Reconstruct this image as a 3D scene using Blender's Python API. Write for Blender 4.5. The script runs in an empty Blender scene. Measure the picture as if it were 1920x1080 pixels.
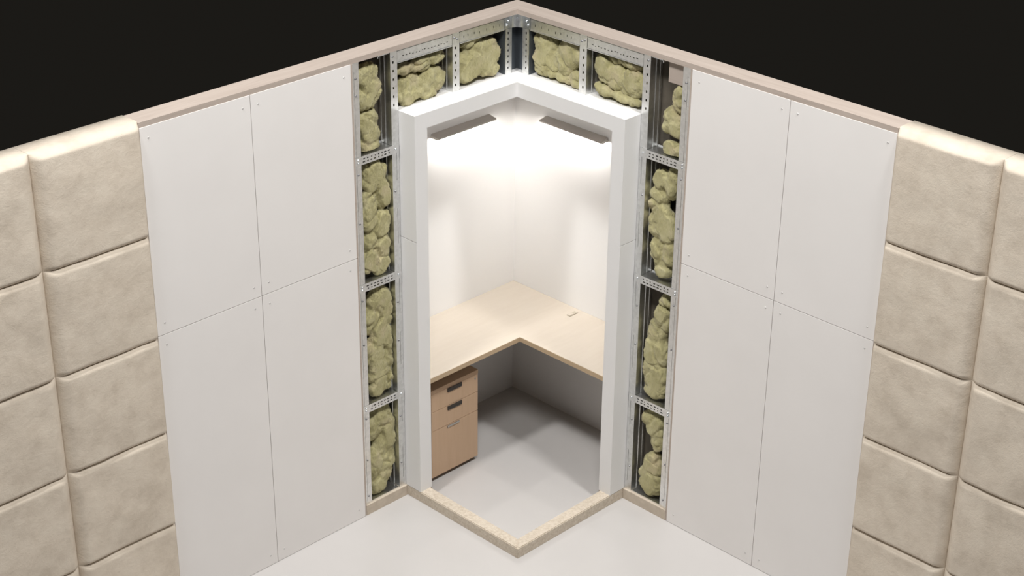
import bpy, bmesh, math, random
from mathutils import Vector, Matrix, noise
random.seed(7)
S = bpy.context.scene
COL = S.collection

# ------------------------------------------------------------------ helpers
def tag(o, label=None, cat=None, group=None, kind=None):
    if label: o['label'] = label
    if cat: o['category'] = cat
    if group: o['group'] = group
    if kind: o['kind'] = kind
    return o

def empty(name, loc, label, cat, group=None):
    o = bpy.data.objects.new(name, None)
    o.empty_display_size = .05
    COL.objects.link(o); o.location = loc
    return tag(o, label, cat, group)

class Side:
    """Wall frame: u runs along the wall from the corner, d out of the wall into the room."""
    def __init__(s, k): s.k = k
    def P(s, u, d, z): return Vector((u, d, z)) if s.k == 'L' else Vector((d, u, z))
SL, SR = Side('L'), Side('R')

class MB:
    def __init__(s): s.bm = bmesh.new()
    def face(s, pts):
        s.bm.faces.new([s.bm.verts.new(p) for p in pts])
    def box(s, sd, u0, u1, d0, d1, z0, z1, bevel=0):
        vs = [s.bm.verts.new(sd.P(u, d, z)) for z in (z0, z1) for d in (d0, d1) for u in (u0, u1)]
        fs = [s.bm.faces.new([vs[i] for i in q]) for q in
              ((0,1,3,2),(4,6,7,5),(0,4,5,1),(2,3,7,6),(0,2,6,4),(1,5,7,3))]
        if bevel:
            es = list({e for f in fs for e in f.edges})
            bmesh.ops.bevel(s.bm, geom=es, offset=bevel, segments=2, affect='EDGES', profile=.7)
        return s
    def plate(s, sd, u0, u1, z0, z1, d0, d1, holes):
        """flat plate with real rectangular slots cut right through"""
        us = sorted({round(v, 5) for v in [u0, u1] + [h[i] for h in holes for i in (0, 1)]})
        zs = sorted({round(v, 5) for v in [z0, z1] + [h[i] for h in holes for i in (2, 3)]})
        def solid(i, j):
            if i < 0 or j < 0 or i >= len(us)-1 or j >= len(zs)-1: return False
            cu, cz = (us[i]+us[i+1])/2, (zs[j]+zs[j+1])/2
            return not any(h[0] < cu < h[1] and h[2] < cz < h[3] for h in holes)
        vc = {}
        def V(i, d, j):
            k = (i, d, j)
            if k not in vc: vc[k] = s.bm.verts.new(sd.P(us[i], d, zs[j]))
            return vc[k]
        for i in range(len(us)-1):
            for j in range(len(zs)-1):
                if not solid(i, j): continue
                for d in (d0, d1):
                    s.bm.faces.new([V(i,d,j), V(i+1,d,j), V(i+1,d,j+1), V(i,d,j+1)])
                if not solid(i-1, j): s.bm.faces.new([V(i,d0,j), V(i,d1,j), V(i,d1,j+1), V(i,d0,j+1)])
                if not solid(i+1, j): s.bm.faces.new([V(i+1,d0,j), V(i+1,d1,j), V(i+1,d1,j+1), V(i+1,d0,j+1)])
                if not solid(i, j-1): s.bm.faces.new([V(i,d0,j), V(i+1,d0,j), V(i+1,d1,j), V(i,d1,j)])
                if not solid(i, j+1): s.bm.faces.new([V(i,d0,j+1), V(i+1,d0,j+1), V(i+1,d1,j+1), V(i,d1,j+1)])
        return s
    def prism(s, pts, z0, z1):
        lo = [s.bm.verts.new((x, y, z0)) for x, y in pts]; hi = [s.bm.verts.new((x, y, z1)) for x, y in pts]
        n = len(pts)
        s.bm.faces.new(lo[::-1]); s.bm.faces.new(hi)
        for i in range(n): s.bm.faces.new([lo[i], lo[(i+1) % n], hi[(i+1) % n], hi[i]])
        return s
    def screw(s, sd, u, d, z, r=.006, h=.004):
        n = 12
        rings = [(r, 0), (r, h*.5), (r*.72, h), (r*.34, h), (r*.3, h*.55)]
        vs = [[s.bm.verts.new(sd.P(u+rr*math.cos(2*math.pi*k/n), d+hh, z+rr*math.sin(2*math.pi*k/n))) for k in range(n)] for rr, hh in rings]
        for a, b in zip(vs, vs[1:]):
            for k in range(n): s.bm.faces.new([a[k], a[(k+1) % n], b[(k+1) % n], b[k]])
        s.bm.faces.new(vs[0]); s.bm.faces.new(vs[-1])
        return s
    def tube(s, c, axis, r, l, n=16):
        m = Matrix.Translation(c) @ Vector((0,0,1)).rotation_difference(Vector(axis)).to_matrix().to_4x4()
        bmesh.ops.create_cone(s.bm, cap_ends=True, segments=n, radius1=r, radius2=r, depth=l, matrix=m)
        return s
    def build(s, name, mat, parent=None, smooth=False, merge=False):
        if merge: bmesh.ops.remove_doubles(s.bm, verts=s.bm.verts, dist=1e-5)
        bmesh.ops.recalc_face_normals(s.bm, faces=s.bm.faces)
        off = parent_loc(parent)
        bmesh.ops.translate(s.bm, verts=s.bm.verts, vec=-off)
        me = bpy.data.meshes.new(name); s.bm.to_mesh(me); s.bm.free()
        if smooth:
            for p in me.polygons: p.use_smooth = True
        me.materials.append(mat)
        o = bpy.data.objects.new(name, me); COL.objects.link(o)
        if parent: o.parent = parent
        return o

def parent_loc(p):
    v = Vector((0,0,0))
    while p: v += Vector(p.location); p = p.parent
    return v

# ------------------------------------------------------------------ materials
def mat(name, col, rough=.6, metal=0., spec=.5):
    m = bpy.data.materials.new(name); m.use_nodes = True
    b = m.node_tree.nodes['Principled BSDF']
    b.inputs['Base Color'].default_value = (*col, 1); b.inputs['Roughness'].default_value = rough
    b.inputs['Metallic'].default_value = metal; b.inputs['Specular IOR Level'].default_value = spec
    return m, m.node_tree, b
def N(t, typ, **kw):
    n = t.nodes.new(typ)
    for k, v in kw.items():
        if k in n.inputs: n.inputs[k].default_value = v
        else: setattr(n, k, v)
    return n
def coord(t, scale=(1,1,1)):
    c = N(t, 'ShaderNodeTexCoord'); mp = N(t, 'ShaderNodeMapping'); mp.inputs['Scale'].default_value = scale
    t.links.new(c.outputs['Object'], mp.inputs['Vector']); return mp.outputs['Vector']
def ramp(t, fac, stops):
    r = N(t, 'ShaderNodeValToRGB'); e = r.color_ramp.elements
    while len(e) < len(stops): e.new(.5)
    for i, (p, c) in enumerate(stops): e[i].position = p; e[i].color = (*c, 1)
    t.links.new(fac, r.inputs['Fac']); return r.outputs['Color']
def noi(t, vec, sc, det=4, ro=.55, dist=0):
    n = N(t, 'ShaderNodeTexNoise'); n.inputs['Scale'].default_value = sc; n.inputs['Detail'].default_value = det
    n.inputs['Roughness'].default_value = ro; n.inputs['Distortion'].default_value = dist
    t.links.new(vec, n.inputs['Vector']); return n.outputs['Fac']
def bump(t, b, h, strength, dist=.01):
    n = N(t, 'ShaderNodeBump'); n.inputs['Strength'].default_value = strength; n.inputs['Distance'].default_value = dist
    t.links.new(h, n.inputs['Height']); t.links.new(n.outputs['Normal'], b.inputs['Normal'])
def mixc(t, fac, a, b_):
    m = N(t, 'ShaderNodeMix', data_type='RGBA', blend_type='MIX')
    ins = [i for i in m.inputs if i.type == 'RGBA']
    for sock, v in ((m.inputs[0], fac), (ins[0], a), (ins[1], b_)):
        if isinstance(v, (tuple, float)): sock.default_value = (*v, 1) if isinstance(v, tuple) else v
        else: t.links.new(v, sock)
    return [o for o in m.outputs if o.type == 'RGBA'][0]

M = {}
# painted plasterboard
m, t, b = mat('gypsum_board', (.78,.755,.735), .62, spec=.25); v = coord(t)
t.links.new(ramp(t, noi(t, v, 2.2, 3), [(.3,(.81,.78,.755)),(.7,(.84,.81,.785))]), b.inputs['Base Color'])
bump(t, b, noi(t, v, 260, 3), .05, .002); M['gypsum'] = m
m, t, b = mat('board_core', (.55,.46,.39), .85); M['core'] = m
m, t, b = mat('white_paint', (.80,.79,.78), .5, spec=.3); v = coord(t)
bump(t, b, noi(t, v, 180, 3), .05, .002); M['white'] = m
m, t, b = mat('alcove_paint', (.85,.84,.83), .55, spec=.25); v = coord(t)
bump(t, b, noi(t, v, 180, 3), .05, .002); M['alcove'] = m
# polished pale floor
m, t, b = mat('pale_floor', (.6,.585,.575), .28, spec=.45); v = coord(t)
t.links.new(ramp(t, noi(t, v, 1.3, 4), [(.3,(.525,.505,.49)),(.7,(.55,.53,.515))]), b.inputs['Base Color'])
rr = N(t, 'ShaderNodeMapRange'); rr.inputs['To Min'].default_value = .25; rr.inputs['To Max'].default_value = .36
t.links.new(noi(t, v, 3, 4), rr.inputs['Value']); t.links.new(rr.outputs['Result'], b.inputs['Roughness'])
M['floor'] = m
# felt wrapped acoustic tiles
m, t, b = mat('beige_felt', (.55,.48,.39), .95, spec=.1)
v = coord(t)
base = ramp(t, noi(t, v, 9, 6, .62), [(.28,(.57,.492,.40)),(.5,(.66,.578,.478)),(.75,(.715,.637,.532))])
sp = N(t, 'ShaderNodeTexVoronoi'); sp.inputs['Scale'].default_value = 61; t.links.new(v, sp.inputs['Vector'])
sf = ramp(t, sp.outputs['Distance'], [(.05,(1,1,1)),(.16,(0,0,0))])
gate = ramp(t, noi(t, v, 15, 2), [(.56,(0,0,0)),(.66,(.55,.55,.55))])
mm = N(t, 'ShaderNodeMath', operation='MULTIPLY'); t.links.new(sf, mm.inputs[0]); t.links.new(gate, mm.inputs[1])
t.links.new(mixc(t, mm.outputs[0], base, (.40,.35,.285)), b.inputs['Base Color'])
ad = N(t, 'ShaderNodeMath', operation='ADD'); t.links.new(noi(t, v, 22, 5, .6, .4), ad.inputs[0])
m2 = N(t, 'ShaderNodeMath', operation='MULTIPLY'); t.links.new(noi(t, v, 170, 3), m2.inputs[0]); m2.inputs[1].default_value = .3
t.links.new(m2.outputs[0], ad.inputs[1]); bump(t, b, ad.outputs[0], .25, .010); M['felt'] = m
# mineral wool
m, t, b = mat('mineral_wool', (.5,.45,.22), .95, spec=.08)
b.inputs['Sheen Weight'].default_value = .2
v = coord(t)
c1 = ramp(t, noi(t, v, 14, 5, .6), [(.25,(.345,.31,.15)),(.5,(.475,.435,.23)),(.75,(.575,.535,.32))])
c2 = mixc(t, ramp(t, noi(t, v, 7, 3), [(.55,(0,0,0)),(.72,(.55,.55,.55))]), c1, (.52,.42,.27))
t.links.new(c2, b.inputs['Base Color'])
vf = coord(t, (1, 1, .3)); ad = N(t, 'ShaderNodeMath', operation='ADD')
t.links.new(noi(t, vf, 55, 6, .6, 2.2), ad.inputs[0])
hf = N(t, 'ShaderNodeMath', operation='MULTIPLY'); hf.inputs[1].default_value = .25
t.links.new(noi(t, vf, 200, 3, .6, 1.5), hf.inputs[0]); t.links.new(hf.outputs[0], ad.inputs[1])
bump(t, b, ad.outputs[0], .65, .009); M['wool'] = m
# galvanised steel
def steel(name, lo, hi, rough):
    m, t, b = mat(name, hi, rough, 1.); v = coord(t)
    vo = N(t, 'ShaderNodeTexVoronoi'); vo.inputs['Scale'].default_value = 61; t.links.new(v, vo.inputs['Vector'])
    bw = N(t, 'ShaderNodeRGBToBW'); t.links.new(vo.outputs['Color'], bw.inputs['Color'])
    t.links.new(ramp(t, bw.outputs['Val'], [(.2,lo),(.8,hi)]), b.inputs['Base Color'])
    vs = coord(t, (1,1,.04)); bump(t, b, noi(t, vs, 90, 3), .08, .003)
    return m
M['steel'] = steel('galvanised_steel', (.76,.765,.76), (.85,.855,.85), .36)
M['bright'] = steel('bright_zinc', (.62,.65,.67), (.80,.82,.84), .34)
m, t, b = mat('blued_steel', (.105,.12,.135), .5, .4); M['blued'] = m
m, t, b = mat('screw_steel', (.33,.33,.34), .35, .9); M['screw'] = m
m, t, b = mat('painted_screw', (.60,.58,.565), .4, .1); M['screwlight'] = m
# raw pinkish timber / chipboard
def wood(name, lo, hi, grain_axis):
    m, t, b = mat(name, hi, .75, spec=.2)
    sc = {'x': (1.2,14,14), 'y': (14,1.2,14), 'z': (14,14,1.2), 'n': (6,6,6)}[grain_axis]
    v = coord(t, sc)
    t.links.new(ramp(t, noi(t, v, 3, 6, .6, .6), [(.3,lo),(.7,hi)]), b.inputs['Base Color'])
    bump(t, b, noi(t, v, 8, 4), .15, .003); return m
M['timber_x'] = wood('pale_timber_along_left', (.43,.36,.31), (.50,.425,.37), 'x')
M['timber_y'] = wood('pale_timber_along_right', (.43,.36,.31), (.50,.425,.37), 'y')
m, t, b = mat('speckled_sill', (.55,.47,.37), .7, spec=.25); v = coord(t)
k1 = ramp(t, noi(t, v, 70, 5, .7), [(.34,(.50,.42,.33)),(.52,(.60,.525,.43)),(.7,(.68,.61,.52))])
t.links.new(k1, b.inputs['Base Color']); bump(t, b, noi(t, v, 110, 4), .4, .004); M['sill'] = m
M['sole'] = wood('beige_sole_timber', (.50,.425,.34), (.60,.52,.425), 'n')
m, t, b = mat('maple_top', (.66,.56,.43), .42, spec=.35); v = coord(t, (1.0,7,7))
t.links.new(ramp(t, noi(t, v, 2.6, 6, .6, .8), [(.3,(.53,.468,.392)),(.7,(.56,.50,.425))]), b.inputs['Base Color']); M['maple'] = m
m, t, b = mat('maple_edge', (.50,.38,.25), .5, spec=.3); M['mapleedge'] = m
m, t, b = mat('tan_laminate', (.42,.30,.205), .5, spec=.3); v = coord(t, (12,12,1))
t.links.new(ramp(t, noi(t, v, 3, 5, .6, .5), [(.3,(.53,.365,.24)),(.7,(.565,.395,.265))]), b.inputs['Base Color']); M['tan'] = m
m, t, b = mat('handle_dark', (.045,.038,.033), .45); M['dark'] = m
m, t, b = mat('handle_silver', (.5,.48,.45), .35, .8); M['silver'] = m
m, t, b = mat('lamp_housing', (.53,.49,.455), .55, .0); M['housing'] = m
m, t, b = mat('sheathing', (.10,.085,.065), .9); v = coord(t)
t.links.new(ramp(t, noi(t, v, 12, 5), [(.3,(.075,.065,.05)),(.7,(.125,.105,.08))]), b.inputs['Base Color']); M['sheath'] = m
m, t, b = mat('grommet_plastic', (.42,.37,.29), .5); M['grommet'] = m
m, t, b = mat('lamp_diffuser', (.9,.88,.84), .5)
b.inputs['Emission Color'].default_value = (1,.965,.92,1); b.inputs['Emission Strength'].default_value = 61; M['emit'] = m

# ------------------------------------------------------------------ dimensions (metres)
H = 2.616; CAP = 2.642; TH = -.11; ST = -.013
ZT, HL, SK, DP = 2.2935, 2.212, .107, -.45      # opening head, soffit, surround projection, alcove depth
HK = .0627
D = {'L': dict(b=(1.1507,1.7598,2.3704), t=(2.3704,2.9164,3.46), A=.836, J=.751, s1=(1.09,1.134), s2=(.838,.884), s3=(.41,.458)),
     'R': dict(b=(1.1913,1.7777,2.3618), t=(2.3618,2.8849,3.41), A=.8675, J=.783, s1=(1.125,1.173), s2=(.8695,.916), s3=(.438,.488))}
ZM = 1.575
ROWS = [.03, .5495, 1.068, 1.575, 2.0985, H]
SD = {'L': SL, 'R': SR}; W = {'L': 'left', 'R': 'right'}
A, B = D['L']['A'], D['R']['A']; JA, JB = D['L']['J'], D['R']['J']

# ------------------------------------------------------------------ setting
fl = MB(); fl.prism([(-.56,-.56),(5.6,-.56),(5.6,5.6),(-.56,5.6)], -.12, 0)
tag(fl.build('floor', M['floor']), kind='structure')
for k in 'LR':
    sd, d = SD[k], D[k]
    far = d['t'][2]
    mb = MB()
    mb.box(sd, d['b'][0]-.012, far, TH, ST-.022, 0, H)                # solid wall behind the boards and tiles
    mb.box(sd, d['t'][0]+.002, far, ST-.022, ST-.003, 0, H)
    w = mb.build('wall_'+W[k], M['core']); tag(w, kind='structure')
    mb = MB()
    mb.box(sd, (-.123 if k == 'L' else TH), d['A'], TH-.012, TH, ZT, H)   # dark sheathing behind the stud bays
    mb.box(sd, d['A'], far, TH-.012, TH, 0, H)
    s = mb.build('wall_'+W[k]+'_sheathing', M['sheath']); tag(s, kind='structure')
# alcove shell: two back walls and two side returns that end as the white surround
mb = MB()
mb.box(SL, DP-.08, A, DP-.08, DP, 0, 2.32); tag(mb.build('wall_alcove_left', M['alcove']), kind='structure')
mb = MB()
mb.box(SR, DP, B, DP-.08, DP, 0, 2.32); tag(mb.build('wall_alcove_right', M['alcove']), kind='structure')
mb = MB(); mb.box(SL, JA, A, DP, TH-.013, 0, HL); tag(mb.build('wall_alcove_left_return', M['alcove']), kind='structure')
mb = MB(); mb.box(SR, JB, B, DP, TH-.013, 0, HL); tag(mb.build('wall_alcove_right_return', M['alcove']), kind='structure')
mb = MB()
mb.prism([(DP,DP),(A,DP),(A,TH-.013),(TH-.013,TH-.013),(TH-.013,B),(DP,B)], HL, HL+.08)
tag(mb.build('ceiling', M['alcove']), kind='structure')

# ------------------------------------------------------------------ white surround of the opening
sur = empty('opening_surround', (.4,.4,HK), 'smooth white angular surround framing the lit corner alcove, standing on the beige sill', 'door frame')
mb = MB()
mb.prism([(TH,TH),(A,TH),(A,SK),(SK,SK),(SK,B),(TH,B)], HL, ZT); mb.build('lintel', M['white'], sur)
for k in 'LR':
    sd, d = SD[k], D[k]; a, j = d['A'], d['J']
    mb = MB()
    mb.box(sd, j, a-.004, TH-.012, SK, HK, HL)
    mb.box(sd, a-.004, a, TH-.012, SK, HK, 1.592)
    mb.box(sd, a-.004, a, TH-.012, SK, 1.597, HL)
    mb.build('jamb', M['white'], sur)

# ------------------------------------------------------------------ sill kerb round the alcove floor
sill = empty('sill', (A-.04, B-.04, 0), 'low beige speckled sill forming a pointed corner on the floor before the alcove', 'sill')
t_ = .068
mb = MB(); mb.prism([(A-.085,TH),(A,TH),(A,B),(A-t_,B-t_),(A-t_,SK),(A-.085,SK)], .0005, HK)
bmesh.ops.bevel(mb.bm, geom=[e for e in mb.bm.edges if all(v.co.z > .05 for v in e.verts)], offset=.004, segments=2, affect='EDGES')
mb.build('rail', M['sill'], sill)
mb = MB(); mb.prism([(TH,B-.085),(TH,B),(A-.0004,B),(A-t_-.0004,B-t_),(SK,B-t_),(SK,B-.085)], .0005, HK)
bmesh.ops.bevel(mb.bm, geom=[e for e in mb.bm.edges if all(v.co.z > .05 for v in e.verts)], offset=.004, segments=2, affect='EDGES')
mb.build('rail', M['sill'], sill)

# ------------------------------------------------------------------ timber plates on top of and under the walls
for k in 'LR':
    sd, d = SD[k], D[k]; tm = M['timber_x' if k == 'L' else 'timber_y']
    mb = MB()
    if k == 'L': mb.prism([(TH-.012,TH-.012),(d['t'][0],TH-.012),(d['t'][0],-.002),(-.002,-.002)], H, CAP)
    else: mb.prism([(TH-.012,TH-.012),(-.002,-.002),(-.002,d['t'][0]),(TH-.012,d['t'][0])], H, CAP)
    tag(mb.build('timber_top_plate', tm), 'long pale timber plate capping the %s wall from the corner outwards' % W[k], 'timber plate', 'timber top plates')
    mb = MB(); mb.box(sd, d['A'], d['b'][0]-.012, TH, 0, 0, HK, .002)
    tag(mb.build('timber_sole_plate', M['sole']), 'short pale timber block at the floor under the %s stud bay beside the sill' % W[k], 'timber plate', 'timber sole plates')

# ------------------------------------------------------------------ gypsum boards
for k in 'LR':
    sd, d = SD[k], D[k]
    for c in range(2):
        u0, u1 = d['b'][c], d['b'][c+1]
        for r, (z0, z1) in enumerate(((.002, ZM), (ZM, H))):
            e = .0016
            where = ['lower', 'upper'][r]+' white gypsum board on the %s wall, ' % W[k] + ['next to the open stud bay', 'next to the beige padded tiles'][c]
            g = empty('gypsum_board', sd.P((u0+u1)/2, ST, z0), where, 'wall board', 'white gypsum boards')
            mb = MB(); mb.box(sd, u0+(e if c else 0), u1-e, ST, 0, z0+(e if r else 0), z1-(0 if r else e), .0012)
            mb.build('panel', M['gypsum'], g)
            if c == 0:
                mb = MB(); mb.box(sd, u0-.011, u0, ST, -.001, z0+(e if r else 0), z1-(0 if r else e))
                tag(mb.build('edge_strip', M['timber_x'], g), 'thin raw beige edge strip')
            i = .045
            for su in (u0+i, u1-i):
                for sz in ((z0+.06, z1-.055)):
                    mb = MB(); mb.screw(sd, su, -.0012, sz, .0055, .003)
                    mb.build('screw', M['screwlight'], g)

# ------------------------------------------------------------------ padded acoustic tiles
def tile_mesh(sd, u0, u1, z0, z1, top, seed, inner):
    """one padded tile: chamfered soft edges that meet in mitres, slightly uneven face; the top row also wraps the wall top"""
    DD, R = .040, .054; g = .0004; RU = .026 if inner else R; RZ = .024; RT = .030
    if top: z1 = CAP+.004
    def grid(a, b_, n, R, S):
        e = [0, .06, .14, .24, .36, .5, .66, .82, 1., 1.2]
        out = [a+R*v for v in e] + [a+1.2*R+(b_-a-1.2*R-1.2*S)*i/n for i in range(1, n)] + [b_-S*v for v in e[::-1]]
        return out
    us = grid(u0+g, u1-g, 16, RU, R); zs = grid(z0+g, z1-(0 if top else g), 16, RZ, RT)
    off = Vector((seed*3.1, seed*1.7, seed*.9))
    def hgt(u, z):
        tu, tz = min((u-u0-g)/RU, (u1-g-u)/R), min((z-z0-g)/RZ, (z1-z)/RT)
        ed = lambda t: 1-(1-max(0., min(1., t)))**2
        lo = 0. if top and z > (z0+z1)/2 else .55           # level joints are shallow, upright joints deep
        f = ed(tu)*(lo+(1-lo)*ed(tz))
        p = sd.P(u, 0, z)
        w = .006*noise.noise(p*4.5+off)+.0022*noise.noise(p*12+off)
        return -.008+DD*f*(1+.10*math.sin(math.pi*(u-u0)/(u1-u0))*math.sin(math.pi*(z-z0)/(z1-z0)))+w*f
    mb = MB(); bm = mb.bm; nu = len(us)-1
    rows = [[bm.verts.new(sd.P(u, hgt(u, z), z)) for u in us] for z in zs]
    if top:
        rows.append([bm.verts.new(sd.P(u, -.03, CAP+.005) ) for u in us])
        rows.append([bm.verts.new(sd.P(u, TH-.016, CAP+.003)) for u in us])
        rows.append([bm.verts.new(sd.P(u, TH-.016, H-.05)) for u in us])
    else:
        rows.append([bm.verts.new(sd.P(u, ST, z1-g)) for u in us])
    rows.insert(0, [bm.verts.new(sd.P(u, ST, z0+g)) for u in us])
    for a, b_ in zip(rows, rows[1:]):
        for i in range(nu): bm.faces.new([a[i], a[i+1], b_[i+1], b_[i]])
    for i in (0, nu):                               # close the two sides back to the wall
        last = None
        for row in rows[:-2] if top else rows[:-1]:
            v = row[i]; co = v.co.copy()
            if sd.k == 'L': co.y = min(ST, co.y)
            else: co.x = min(ST, co.x)
            w = bm.verts.new(co)
            if last: bm.faces.new([last[0], last[1], w, v])
            last = (v, w)
    return mb
rown = ['bottom row', 'fourth row down', 'middle row', 'second row down', 'top row']
sc = 0
for k in 'LR':
    sd, d = SD[k], D[k]
    for c in range(2):
        for r in range(5):
            sc += 1
            mb = tile_mesh(sd, d['t'][c], d['t'][c+1], ROWS[r], ROWS[r+1], r == 4, sc, c == 0)
            lab = 'beige felt tile on the %s wall, %s, %s' % (W[k], rown[r], ['beside the white boards', 'at the outer edge'][c])
            tag(mb.build('acoustic_tile', M['felt'], None, True, True), lab, 'wall tile', 'beige padded wall tiles')

# ------------------------------------------------------------------ steel framing
def stud(k, name, u0, u1, z0, z1, label, holes, screws=(), clip=False, group='steel studs'):
    sd = SD[k]
    g = empty(name, sd.P((u0+u1)/2, ST, z0), label, 'stud', group)
    t = .0022
    mb = MB(); mb.plate(sd, u0, u1, z0, z1, ST-t, ST, holes); mb.build('flange', M['steel'], g)
    mb = MB()
    mb.box(sd, u1-t, u1, TH+.003, ST-t, z0, z1)                            # web
    mb.box(sd, u1, u1+.0025, -.066, -.058, z0, z1)                         # stiffening rib
    mb.box(sd, u1, u1+.0015, -.094, -.090, z0, z1)
    mb.build('web', M['steel'], g)
    mb = MB()
    mb.box(sd, u0, u1-t, TH+.003, TH+.003+t, z0, z1); mb.build('back_flange', M['steel'], g)
    for (du, z) in screws:
        mb = MB(); mb.screw(sd, u0+du, ST, z, .0055, .0045); mb.build('screw', M['screw'], g)
    if clip:
        mb = MB(); mb.box(sd, u1, u1+.075, -.085, -.02, z1-.012, z1-.002, .001)
        mb.box(sd, u1+.071, u1+.075, -.085, -.02, z1-.022, z1-.002); mb.build('head_clip', M['bright'], g)
    return g
def slots(u0, u1, z0, z1, step, w=.009, h=.013):
    c = (u0+u1)/2+.004; out = []; z = z0
    while z < z1: out.append((c-w/2, c+w/2, z, z+h)); z += step
    return out
for k in 'LR':
    sd, d = SD[k], D[k]; w = W[k]
    u0, u1 = d['s1']
    tall = [(.022, z) for z in (2.53, 2.44, 2.02, 1.75, 1.31, 1.05, .60, .34, .11)]
    stud(k, 'steel_stud', u0, u1, HK, H, 'full-height galvanised steel stud at the edge of the white boards on the %s wall' % w,
         [(u0+.030, u0+.0315, HK+.02, H-.05)], tall)
    u0, u1 = d['s2']
    stud(k, 'steel_stud', u0, u1, HK, H, 'full-height galvanised stud with punched upper half hugging the white surround on the %s' % w,
         slots(u0, u1, ZT+.03, 2.56, .045)+[(u0+.016, u0+.0178, .12+.36*i, .12+.36*i+.20) for i in range(6)],
         [(.030, z) for z in (2.585, 1.86, 1.22, .99, .52, .22)], True)
    u0, u1 = d['s3']
    stud(k, 'steel_stud', u0, u1, ZT+.001, H, 'short punched steel stud above the surround in the middle of the %s side' % w,
         slots(u0, u1, ZT+.03, 2.53, .04), [(.014, 2.575), (.034, 2.585)])
# corner post
cp = empty('corner_stud', (ST, ST, ZT), 'dark folded steel corner post with punched flanges right in the wall corner', 'stud', 'steel studs')
for k in 'LR':
    sd = SD[k]
    mb = MB(); mb.plate(sd, .026, .072, ZT+.001, 2.545, ST-.004, ST-.001, slots(.026, .072, ZT+.03, 2.53, .032, .008, .012)); mb.build('flange', M['steel'], cp)
    mb = MB(); mb.box(sd, (TH+.01 if k == 'L' else ST-.036), .026, ST-.038, ST-.036, ZT+.001, 2.56)
    mb.box(sd, .024, .026, ST-.036, ST-.001, ZT+.001, 2.545)
    mb.box(sd, .0705, .072, TH+.003, ST-.004, ZT+.001, 2.545); mb.build('web', M['blued'], cp)
cb = empty('corner_bracket', (0, 0, 2.55), 'shiny zinc bracket screwed over the head of the corner post', 'bracket')
mb = MB(); r_ = .05
pts = [(ST+.075,ST), (ST+.075,ST+.003)]
arc = [(ST+.003+r_-r_*math.sin(a), ST+.003+r_-r_*math.cos(a)) for a in [math.pi/2*i/8 for i in range(9)]]
arc2 = [(ST+r_-r_*math.sin(a), ST+r_-r_*math.cos(a)) for a in [math.pi/2*i/8 for i in range(9)]]
outer = [(.085, ST+.003)]+arc+[(ST+.003, .085)]
inner = [(ST, .085)]+arc2[::-1]+[(.085, ST)]
mb.prism(outer+inner, 2.548, H); mb.build('plate', M['bright'], cb)
for k in 'LR':
    for (u, z) in ((.058, 2.59), (.068, 2.572)):
        mb = MB(); mb.screw(SD[k], u, ST+.003, z, .008, .006); mb.build('screw', M['bright'], cb)
mb = MB(); c45 = Vector((1,1,0)).normalized()
mb.tube(Vector((ST+.0175, ST+.0175, 2.59))+c45*.001, c45, .009, .006); mb.build('screw', M['bright'], cb)
# head tracks above the opening
for k in 'LR':
    sd, d = SD[k], D[k]
    for i, (u0, u1) in enumerate(((.086, d['s3'][0]-.001), (d['s3'][1]+.003, d['s2'][0]-.001))):
        g = empty('head_track', sd.P((u0+u1)/2, ST, 2.545), 'galvanised track under the timber plate, %s side, between ' % W[k] + ['corner post and short stud', 'short stud and tall stud'][i], 'steel track', 'steel head tracks')
        hs = []; u = u0+.03; random.seed(i+5)
        while u < u1-.03:
            l = random.uniform(.004, .012) if i else .004
            zz = 2.571+random.uniform(-.003, .003)
            hs.append((round(u,4), round(u+l,4), zz, zz+(.005 if i else .012))); u += l+random.uniform(.008, .016)*(1 if i else 3)
        mb = MB(); mb.plate(sd, u0, u1, 2.545, H-.001, ST-.002, ST, hs)
        mb.box(sd, u0, u1, ST, ST+.004, 2.545, 2.549); mb.box(sd, u0, u1, ST, ST+.003, H-.012, H-.008)
        mb.build('face', M['steel'], g)
        mb = MB(); mb.box(sd, u0, u1, TH+.004, ST-.002, H-.004, H-.0005); mb.build('top_flange', M['steel'], g)
    u0, u1 = d['s2'][1]+.003, d['s1'][0]-.001
    mb = MB(); mb.box(sd, u0, u1, TH+.002, ST, HK, HK+.003); mb.box(sd, u0, u1, ST-.003, ST, HK+.003, HK+.008)
    tag(mb.build('floor_track', M['steel']), 'flat dark steel track lying on the timber sole plate in the %s stud bay' % W[k], 'steel track', 'steel floor tracks')
# perforated noggins
for k in 'LR':
    sd, d = SD[k], D[k]
    for i, z in enumerate((.636, 1.36, 2.07)):
        u0, u1 = d['s2'][0]+.003, d['s1'][1]+.003
        g = empty('noggin_strap', sd.P((u0+u1)/2, ST, z), ['lowest', 'middle', 'topmost'][i]+' of the three perforated steel cross straps in the %s stud bay' % W[k], 'strap', 'perforated cross straps')
        hs = []; random.seed(i+3*(k == 'R')+11); u = u0+.062
        while u < u1-.06:
            for zz in (z+.011, z+.027):
                l = random.uniform(.006, .017)
                hs.append((round(u,4), round(u+l,4), zz, zz+.0065))
            u += .0235
        mb = MB(); mb.plate(sd, u0, u1, z, z+.046, ST+.0005, ST+.0035, hs); mb.build('face_plate', M['steel'], g)
        mb = MB(); mb.box(sd, d['s2'][1]+.003, d['s1'][0]+.02, -.098, ST-.004, z+.042, z+.044)
        mb.box(sd, d['s2'][1]+.003, d['s1'][0]+.02, -.098, -.096, z+.044, z+.052); mb.build('top_flange', M['steel'], g)
        for u in (u0+.022, u1-.024):
            for zz in (z+.015, z+.031) if u > 1 else (z+.023,):
                mb = MB(); mb.screw(sd, u, ST+.0035, zz, .0062, .004); mb.build('screw', M['bright'], g)
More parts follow.
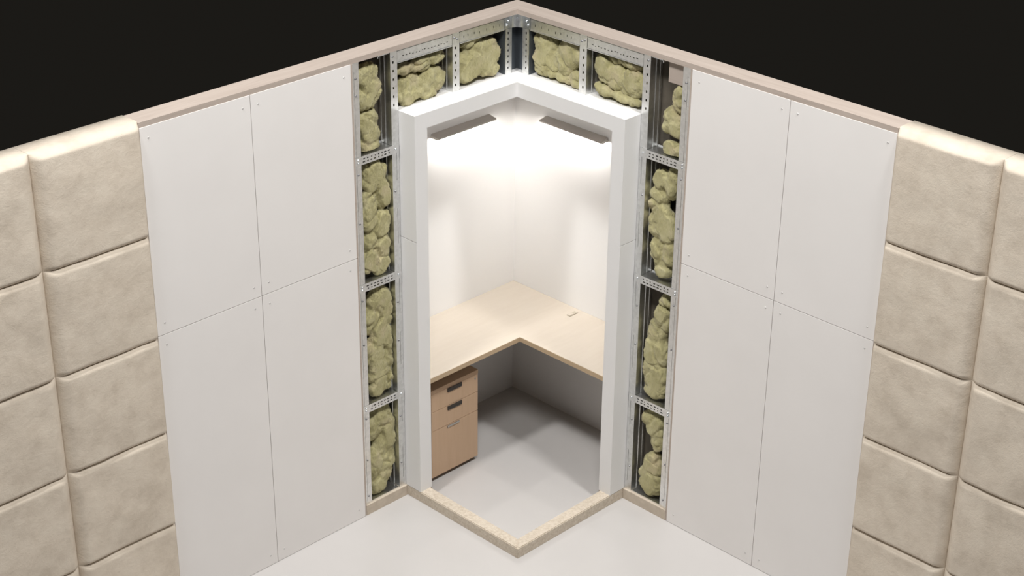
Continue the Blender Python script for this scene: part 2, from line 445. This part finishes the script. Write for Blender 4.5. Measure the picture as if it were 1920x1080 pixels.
# pinkish timber nailer in the top of the right bay
mb = MB(); mb.box(SR, 1.02, 1.122, -.105, -.03, 2.50, H-.004, .004)
tag(mb.build('timber_nailer', M['timber_y']), 'small pinkish timber block tucked at the top of the right stud bay', 'timber block')

# ------------------------------------------------------------------ mineral wool
WOOL = {
'L1a': [(1.01, 2.515, 0.085, 0.066), (0.985, 2.44, 0.073, 0.085), (1.02, 2.392, 0.071, 0.066)],
'L1b': [(1.02, 2.264, 0.075, 0.078), (1.0, 2.167, 0.07, 0.129), (1.025, 2.064, 0.079, 0.072)],
'L2': [(0.982, 1.967, 0.086, 0.087), (0.928, 1.856, 0.052, 0.095), (1.025, 1.787, 0.058, 0.124), (0.941, 1.686, 0.06, 0.084), (1.024, 1.606, 0.055, 0.075), (0.941, 1.57, 0.052, 0.085), (1.028, 1.501, 0.066, 0.067), (0.952, 1.46, 0.052, 0.056)],
'L3': [(0.972, 1.26, 0.082, 0.078), (0.935, 1.168, 0.05, 0.088), (1.022, 1.155, 0.068, 0.095), (0.969, 1.055, 0.07, 0.089), (0.918, 0.979, 0.042, 0.113), (1.017, 0.961, 0.068, 0.097), (0.925, 0.896, 0.056, 0.097), (0.991, 0.836, 0.076, 0.097), (0.918, 0.783, 0.032, 0.082), (0.994, 0.739, 0.069, 0.046)],
'L4': [(0.974, 0.53, 0.08, 0.081), (1.025, 0.501, 0.061, 0.087), (0.93, 0.454, 0.05, 0.109), (0.958, 0.35, 0.085, 0.119), (0.918, 0.274, 0.04, 0.1), (1.041, 0.268, 0.062, 0.109), (0.963, 0.196, 0.068, 0.08), (1.014, 0.135, 0.07, 0.066)],
'LA1': [(0.72, 2.375, 0.105, 0.074), (0.575, 2.385, 0.1, 0.072), (0.615, 2.345, 0.118, 0.055), (0.74, 2.337, 0.074, 0.04)],
'LA2': [(0.75, 2.485, 0.075, 0.034), (0.645, 2.475, 0.07, 0.032)],
'LA3': [(0.548, 2.495, 0.072, 0.04), (0.625, 2.508, 0.072, 0.025)],
'LB1': [(0.253, 2.425, 0.118, 0.106), (0.185, 2.422, 0.098, 0.099), (0.313, 2.387, 0.088, 0.08), (0.165, 2.346, 0.072, 0.045)],
'LB2': [(0.318, 2.53, 0.077, 0.03)],
'RC1': [(0.16, 2.467, 0.088, 0.078), (0.14, 2.403, 0.06, 0.065), (0.20, 2.413, 0.085, 0.08)],
'RC2': [(0.352, 2.474, 0.095, 0.082), (0.305, 2.421, 0.09, 0.08)],
'RC3': [(0.173, 2.338, 0.09, 0.04), (0.289, 2.338, 0.12, 0.046), (0.385, 2.338, 0.08, 0.046)],
'RD1': [(0.585, 2.455, 0.07, 0.08), (0.66, 2.425, 0.095, 0.08), (0.785, 2.425, 0.09, 0.076), (0.726, 2.405, 0.1, 0.07)],
'RD2': [(0.716, 2.522, 0.1, 0.03), (0.781, 2.522, 0.056, 0.03)],
'RD3': [(0.584, 2.335, 0.067, 0.036), (0.682, 2.33, 0.095, 0.032), (0.776, 2.328, 0.065, 0.03)],
'R1a': [(1.083, 2.414, 0.046, 0.083), (1.045, 2.315, 0.069, 0.062), (1.076, 2.267, 0.062, 0.056), (1.018, 2.256, 0.049, 0.039)],
'R1b': [(1.057, 2.142, 0.063, 0.056), (1.093, 2.133, 0.052, 0.065), (1.07, 2.07, 0.05, 0.05)],
'R2': [(0.995, 1.967, 0.054, 0.058), (1.062, 1.959, 0.049, 0.092), (0.985, 1.827, 0.062, 0.103), (0.965, 1.713, 0.042, 0.074), (1.023, 1.724, 0.079, 0.104), (1.064, 1.707, 0.053, 0.083), (0.997, 1.56, 0.05, 0.091), (1.072, 1.574, 0.047, 0.084), (1.035, 1.475, 0.054, 0.058)],
'R3': [(1.062, 1.289, 0.051, 0.031), (1.049, 1.193, 0.066, 0.078), (1.012, 1.081, 0.07, 0.088), (0.985, 0.951, 0.052, 0.112), (1.026, 0.975, 0.074, 0.111), (0.98, 0.818, 0.05, 0.097), (1.035, 0.816, 0.067, 0.113), (1.06, 0.842, 0.045, 0.08), (1.018, 0.733, 0.07, 0.042)],
'R4a': [(1.008, 0.546, 0.057, 0.073), (1.046, 0.512, 0.057, 0.092), (1.062, 0.435, 0.049, 0.067)],
'R4b': [(1.034, 0.276, 0.072, 0.074), (1.008, 0.176, 0.058, 0.089), (1.048, 0.168, 0.069, 0.082), (1.043, 0.127, 0.058, 0.05)],
}
WLAB = {
'L1a': 'olive mineral wool lump at the very top of the left stud bay',
'L1b': 'long olive mineral wool lump just above the topmost strap in the left bay',
'L2': 'lumpy olive mineral wool between topmost and middle straps in the left bay',
'L3': 'lumpy olive mineral wool between middle and lowest straps in the left bay',
'L4': 'olive mineral wool wad below the lowest strap, on the floor track of the left bay',
'LA': 'folded olive mineral wool on the surround, between left outer stud and left short stud',
'LB': 'round olive mineral wool wad between the left short stud and the corner post',
'RC': 'folded olive mineral wool between the corner post and the right short stud',
'RD': 'folded olive mineral wool on the surround, between right short stud and right outer stud',
'R1a': 'ragged olive mineral wool lump below the pinkish timber block in the right bay',
'R1b': 'round olive wool lump just above the topmost strap in the right bay',
'R2': 'long olive mineral wool between topmost and middle straps in the right bay',
'R3': 'olive mineral wool between middle and lowest straps in the right bay',
'R4a': 'narrow olive wool tail hanging below the lowest strap in the right bay',
'R4b': 'round olive wool wad at the foot of the right bay, on the floor track',
}
# free space of each compartment: (u min, u max, z min, z max)
def bounds(k):
    d = D[k[0]]
    lo, hi = d['s2'][1]+.005, d['s1'][1]-(.05 if k == 'R1b' else .004)
    if k[1] in 'AD': return d['s3'][1]+.005, d['s2'][0]+.028, ZT+.002, H-.006
    if k[1] in 'BC': return .080, d['s3'][0]+.028, ZT+.002, H-.006
    if k == 'L1a': return lo, hi, 2.337, H-.006
    if k == 'L1b': return lo, hi, 2.127, 2.327
    zz = {'1': (2.07+.054, H-.006), '2': (1.36+.054, 2.068+.038), '3': (.636+.054, 1.358+.038), '4': (HK+.009, .634+.038)}[k[1]]
    return lo, hi, *zz
def fold(key, lobes, seed, out):
    """one soft fold of wool: lobes fused, then puffed and creased, added to the bmesh 'out'"""
    sd = SD[key[0]]
    tmp = bmesh.new(); random.seed(seed)
    small = key in ('LA2','LA3','LB2','RD2','RD3','RC3')
    for (u, z, ru, rz) in lobes:
        rd = .034 if small else .042
        dd = -.062+random.uniform(-.008, .012)
        m = Matrix.Translation(Vector((u, dd, z))) @ Matrix.Diagonal((ru, rd, rz, 1))
        bmesh.ops.create_icosphere(tmp, subdivisions=3, radius=1, matrix=m)
    me = bpy.data.meshes.new('wool_tmp'); tmp.to_mesh(me); tmp.free()
    o = bpy.data.objects.new('wool_tmp', me); COL.objects.link(o)
    md = o.modifiers.new('r', 'REMESH'); md.mode = 'VOXEL'; md.voxel_size = .0055
    md = o.modifiers.new('s', 'SMOOTH'); md.factor = .5; md.iterations = 1
    dg = bpy.context.evaluated_depsgraph_get(); dg.update()
    me2 = bpy.data.meshes.new_from_object(o.evaluated_get(dg))
    bpy.data.objects.remove(o); bpy.data.meshes.remove(me)
    bm = bmesh.new(); bm.from_mesh(me2)
    bm.normal_update()
    off = Vector((seed*2.3, seed*5.1, seed*1.1))
    b0, b1, z0, z1 = bounds(key)
    new = []
    for v in bm.verts:
        p = v.co.copy(); wq = p+off
        warp = Vector((noise.noise(wq*9), noise.noise(wq*9+Vector((7,0,0))), noise.noise(wq*9+Vector((0,9,0)))))*.045
        w2 = wq+warp
        r1 = abs(noise.noise(w2*11)); r2 = abs(noise.noise(w2*27+Vector((3,1,8)))); r3 = abs(noise.noise(wq*62+warp*60))
        q = p + v.normal*(.036*min(r1, .42)-.010+.009*min(r2, .5)+.005*min(r3, .5)+.003*noise.noise(wq*24))
        q.y = max(TH+.004, min(-.021, q.y))
        q.x = max(b0, min(b1, q.x)); q.z = max(z0, min(z1, q.z))
        new.append(q if sd.k == 'L' else Vector((q.y, q.x, q.z)))
    bm.free()
    for v, q in zip(me2.vertices, new): v.co = q
    # loose fibres standing off the surface, part of the same mesh
    random.seed(seed*13+1)
    vs = me2.vertices; nv = len(vs); nrm = [v.normal.copy() for v in vs]; cos = [v.co.copy() for v in vs]
    out.from_mesh(me2); bpy.data.meshes.remove(me2)
    for _ in range(int(nv*.8)):
        i = random.randrange(nv); n = nrm[i]; p = cos[i]
        t = Vector((random.gauss(0,1), random.gauss(0,1), random.gauss(0,1))); t = (t-n*t.dot(n)).normalized()
        l = random.uniform(.006, .016); w = n.cross(t)*random.uniform(.0003, .0006)
        a = p-n*.001; b = a+t*l*.5+n*l*random.uniform(.12, .3); c = a+t*l+n*l*random.uniform(.0, .35)
        q = [a+w, a-w, b-w, b+w, c]
        dd = [(k.y if sd.k == 'L' else k.x) for k in q]
        uu = [(k.x if sd.k == 'L' else k.y) for k in q]; zz = [k.z for k in q]
        if max(dd) > -.015 or min(dd) < TH+.002 or min(uu) < b0 or max(uu) > b1 or min(zz) < z0 or max(zz) > z1: continue
        V = [out.verts.new(k) for k in q]
        out.faces.new((V[0], V[1], V[2], V[3])); out.faces.new((V[3], V[2], V[4]))
def wool(key, parts, seed):
    mb = MB()
    for i, k in enumerate(parts): fold(k, WOOL[k], seed*4+i, mb.bm)
    tag(mb.build('mineral_wool', M['wool'], None, True), WLAB[key], 'insulation', 'mineral wool wads')
for i, key in enumerate(WLAB): wool(key, [k for k in WOOL if k.startswith(key)], i+3)

# ------------------------------------------------------------------ alcove furniture
DX, DY, DZ = .042, .09, .74
desk = empty('corner_desk', (-.2,-.2,.71), 'pale maple L-shaped corner desk fixed along both alcove walls', 'desk')
xe, ye = JA-.002, JB-.002
mb = MB(); mb.prism([(DP+.001,DP+.001),(xe,DP+.001),(xe,DY-.002),(DX-.002,DY-.002),(DX-.002,ye),(DP+.001,ye)], DZ-.028, DZ); mb.build('worktop', M['maple'], desk)
mb = MB(); mb.prism([(xe,DY-.002),(xe,DY),(DX,DY),(DX,ye),(DX-.002,ye),(DX-.002,DY-.002)], DZ-.029, DZ-.0012); tag(mb.build('edge_band', M['mapleedge'], desk), 'darker tan front edge')
gx, gy = -.379, .104
mb = MB(); mb.prism([(gx-.034,gy-.014),(gx+.034,gy-.014),(gx+.034,gy+.014),(gx-.034,gy+.014)], DZ-.002, DZ+.004)
gr = mb.build('cable_port', M['grommet'], desk); tag(gr, 'small grey beige cable port')
mb = MB(); mb.prism([(gx-.006,gy-.010),(gx+.030,gy-.010),(gx+.030,gy+.008),(gx-.006,gy+.008)], DZ+.003, DZ+.006); mb.build('port_lid', M['maple'], gr)
for (u0, u1, sd) in ((DP+.02, xe-.05, SL), (DP+.04, ye-.05, SR)):
    mb = MB(); mb.box(sd, u0, u1, DP+.001, DP+.02, DZ-.06, DZ-.0285); mb.build('wall_cleat', M['mapleedge'], desk)

CU0, CU1, CF = .300, .662, .012
cab = empty('drawer_cabinet', (.48,-.2,0), 'tan three-drawer pedestal cabinet on castors under the left leg of the desk', 'cabinet')
mb = MB(); mb.box(SL, CU0, CU1, -.43, CF-.018, .030, .574, .0015); mb.build('carcass', M['tan'], cab)
mb = MB(); mb.box(SL, CU0-.001, CU1+.001, -.43, CF+.001, .574, .599, .002); mb.build('top', M['tan'], cab)
for i, (z0, z1) in enumerate(((.459,.5725), (.336,.4565), (.030,.3335))):
    mb = MB(); mb.box(SL, CU0+.001, CU1-.001, CF-.0175, CF, z0, z1, .0015); dr = mb.build('drawer', M['tan'], cab)
    if i < 2:
        zc = (.5585, .442)[i]; mb = MB()
        mb.box(SL, .429, .538, CF, CF+.006, zc-.012, zc+.012, .002); mb.box(SL, .433, .534, CF+.006, CF+.010, zc+.005, zc+.011)
        tag(mb.build('handle', M['dark'], dr), 'dark recessed bar handle')
    else:
        mb = MB(); mb.box(SL, .449, .541, CF, CF+.006, .319, .3305, .0015); tag(mb.build('handle', M['silver'], dr), 'slim silver grey handle')
mb = MB(); mb.screw(SL, CU0+.022, CF, .548, .006, .003); mb.build('lock', M['silver'], cab)
for u in (CU0+.04, CU1-.03):
    for dd in (-.39, -.03):
        mb = MB(); mb.tube(SL.P(u, dd, .0155), (1,0,0), .0145, .022, 20)
        mb.box(SL, u-.014, u+.014, dd-.012, dd+.012, .022, .031); mb.build('castor', M['dark'], cab)

for k, (u0, u1), lab in (('L', (-.237,.214), 'slim grey brown wall lamp on the left alcove wall, lit along its underside'),
                         ('R', (-.201,.271), 'slim grey brown wall lamp on the right alcove wall, lit along its underside')):
    sd = SD[k]; z = 1.868 if k == 'L' else 1.870
    g = empty('wall_lamp', sd.P((u0+u1)/2, DP, z), lab, 'lamp', 'alcove wall lamps')
    mb = MB(); bm = mb.bm
    prof = [(DP,z-.020),(DP+.054,z-.020),(DP+.060,z-.018),(DP+.060,z-.012),(DP+.056,z-.009),(DP,z+.003)]
    e0 = [bm.verts.new(sd.P(u0, a, c)) for a, c in prof]; e1 = [bm.verts.new(sd.P(u1, a, c)) for a, c in prof]
    bm.faces.new(e0); bm.faces.new(e1[::-1])
    for i in range(len(prof)): bm.faces.new([e0[i], e0[(i+1) % 6], e1[(i+1) % 6], e1[i]])
    mb.build('housing', M['housing'], g)
    for u in (u0-.003, u1):
        mb = MB(); mb.box(sd, u, u+.003, DP, DP+.054, z-.021, z-.007); mb.build('end_cap', M['housing'], g)
    mb = MB(); mb.box(sd, u0+.006, u1-.006, DP+.006, DP+.048, z-.024, z-.0202)
    tag(mb.build('diffuser', M['emit'], g), 'glowing white diffuser strip')

# ------------------------------------------------------------------ light
S.world = bpy.data.worlds.new('dark_studio'); S.world.use_nodes = True
bg = S.world.node_tree.nodes['Background']; bg.inputs['Color'].default_value = (.0112,.0102,.0085,1); bg.inputs['Strength'].default_value = 1
def area(name, loc, target, size, power, col=(1,.99,.975)):
    l = bpy.data.lights.new(name, 'AREA'); l.shape = 'DISK'; l.size = size; l.energy = power; l.color = col
    o = bpy.data.objects.new(name, l); COL.objects.link(o); o.location = loc
    o.rotation_euler = (Vector(target)-Vector(loc)).to_track_quat('-Z', 'Y').to_euler()
area('studio_lamp_left', (4.0, .60, 8.0), (1.2,.9,0), .8, 283)
area('studio_lamp_right', (.60, 4.0, 8.0), (.9,1.2,0), .8, 283)
area('added_front_fill', (3.35, 3.35, 7.4), (.8,.8,1.0), 1.6, 212)  # added fill light from the front, put in to brighten both walls

# ------------------------------------------------------------------ camera
cd = bpy.data.cameras.new('camera'); cam = bpy.data.objects.new('camera', cd); COL.objects.link(cam)
cam_loc = Vector([6.35785, 6.24022, 5.46506]); R_ = Vector([-0.704822, 0.709323, 0.009257]); U_ = Vector([-0.311717, -0.321409, 0.894164]); F_ = Vector([-0.637227, -0.627341, -0.447644])
mt = Matrix((R_, U_, -F_)).transposed().to_4x4(); mt.translation = cam_loc
cam.matrix_world = mt
cd.sensor_width = 36; cd.lens = 61.7613342359737; cd.clip_end = 100
S.camera = cam
vs = S.view_settings
S.display_settings.display_device = 'sRGB'
vs.view_transform = 'Standard'; vs.look = 'None'; vs.gamma = 1; vs.exposure = 0; vs.use_curve_mapping = False
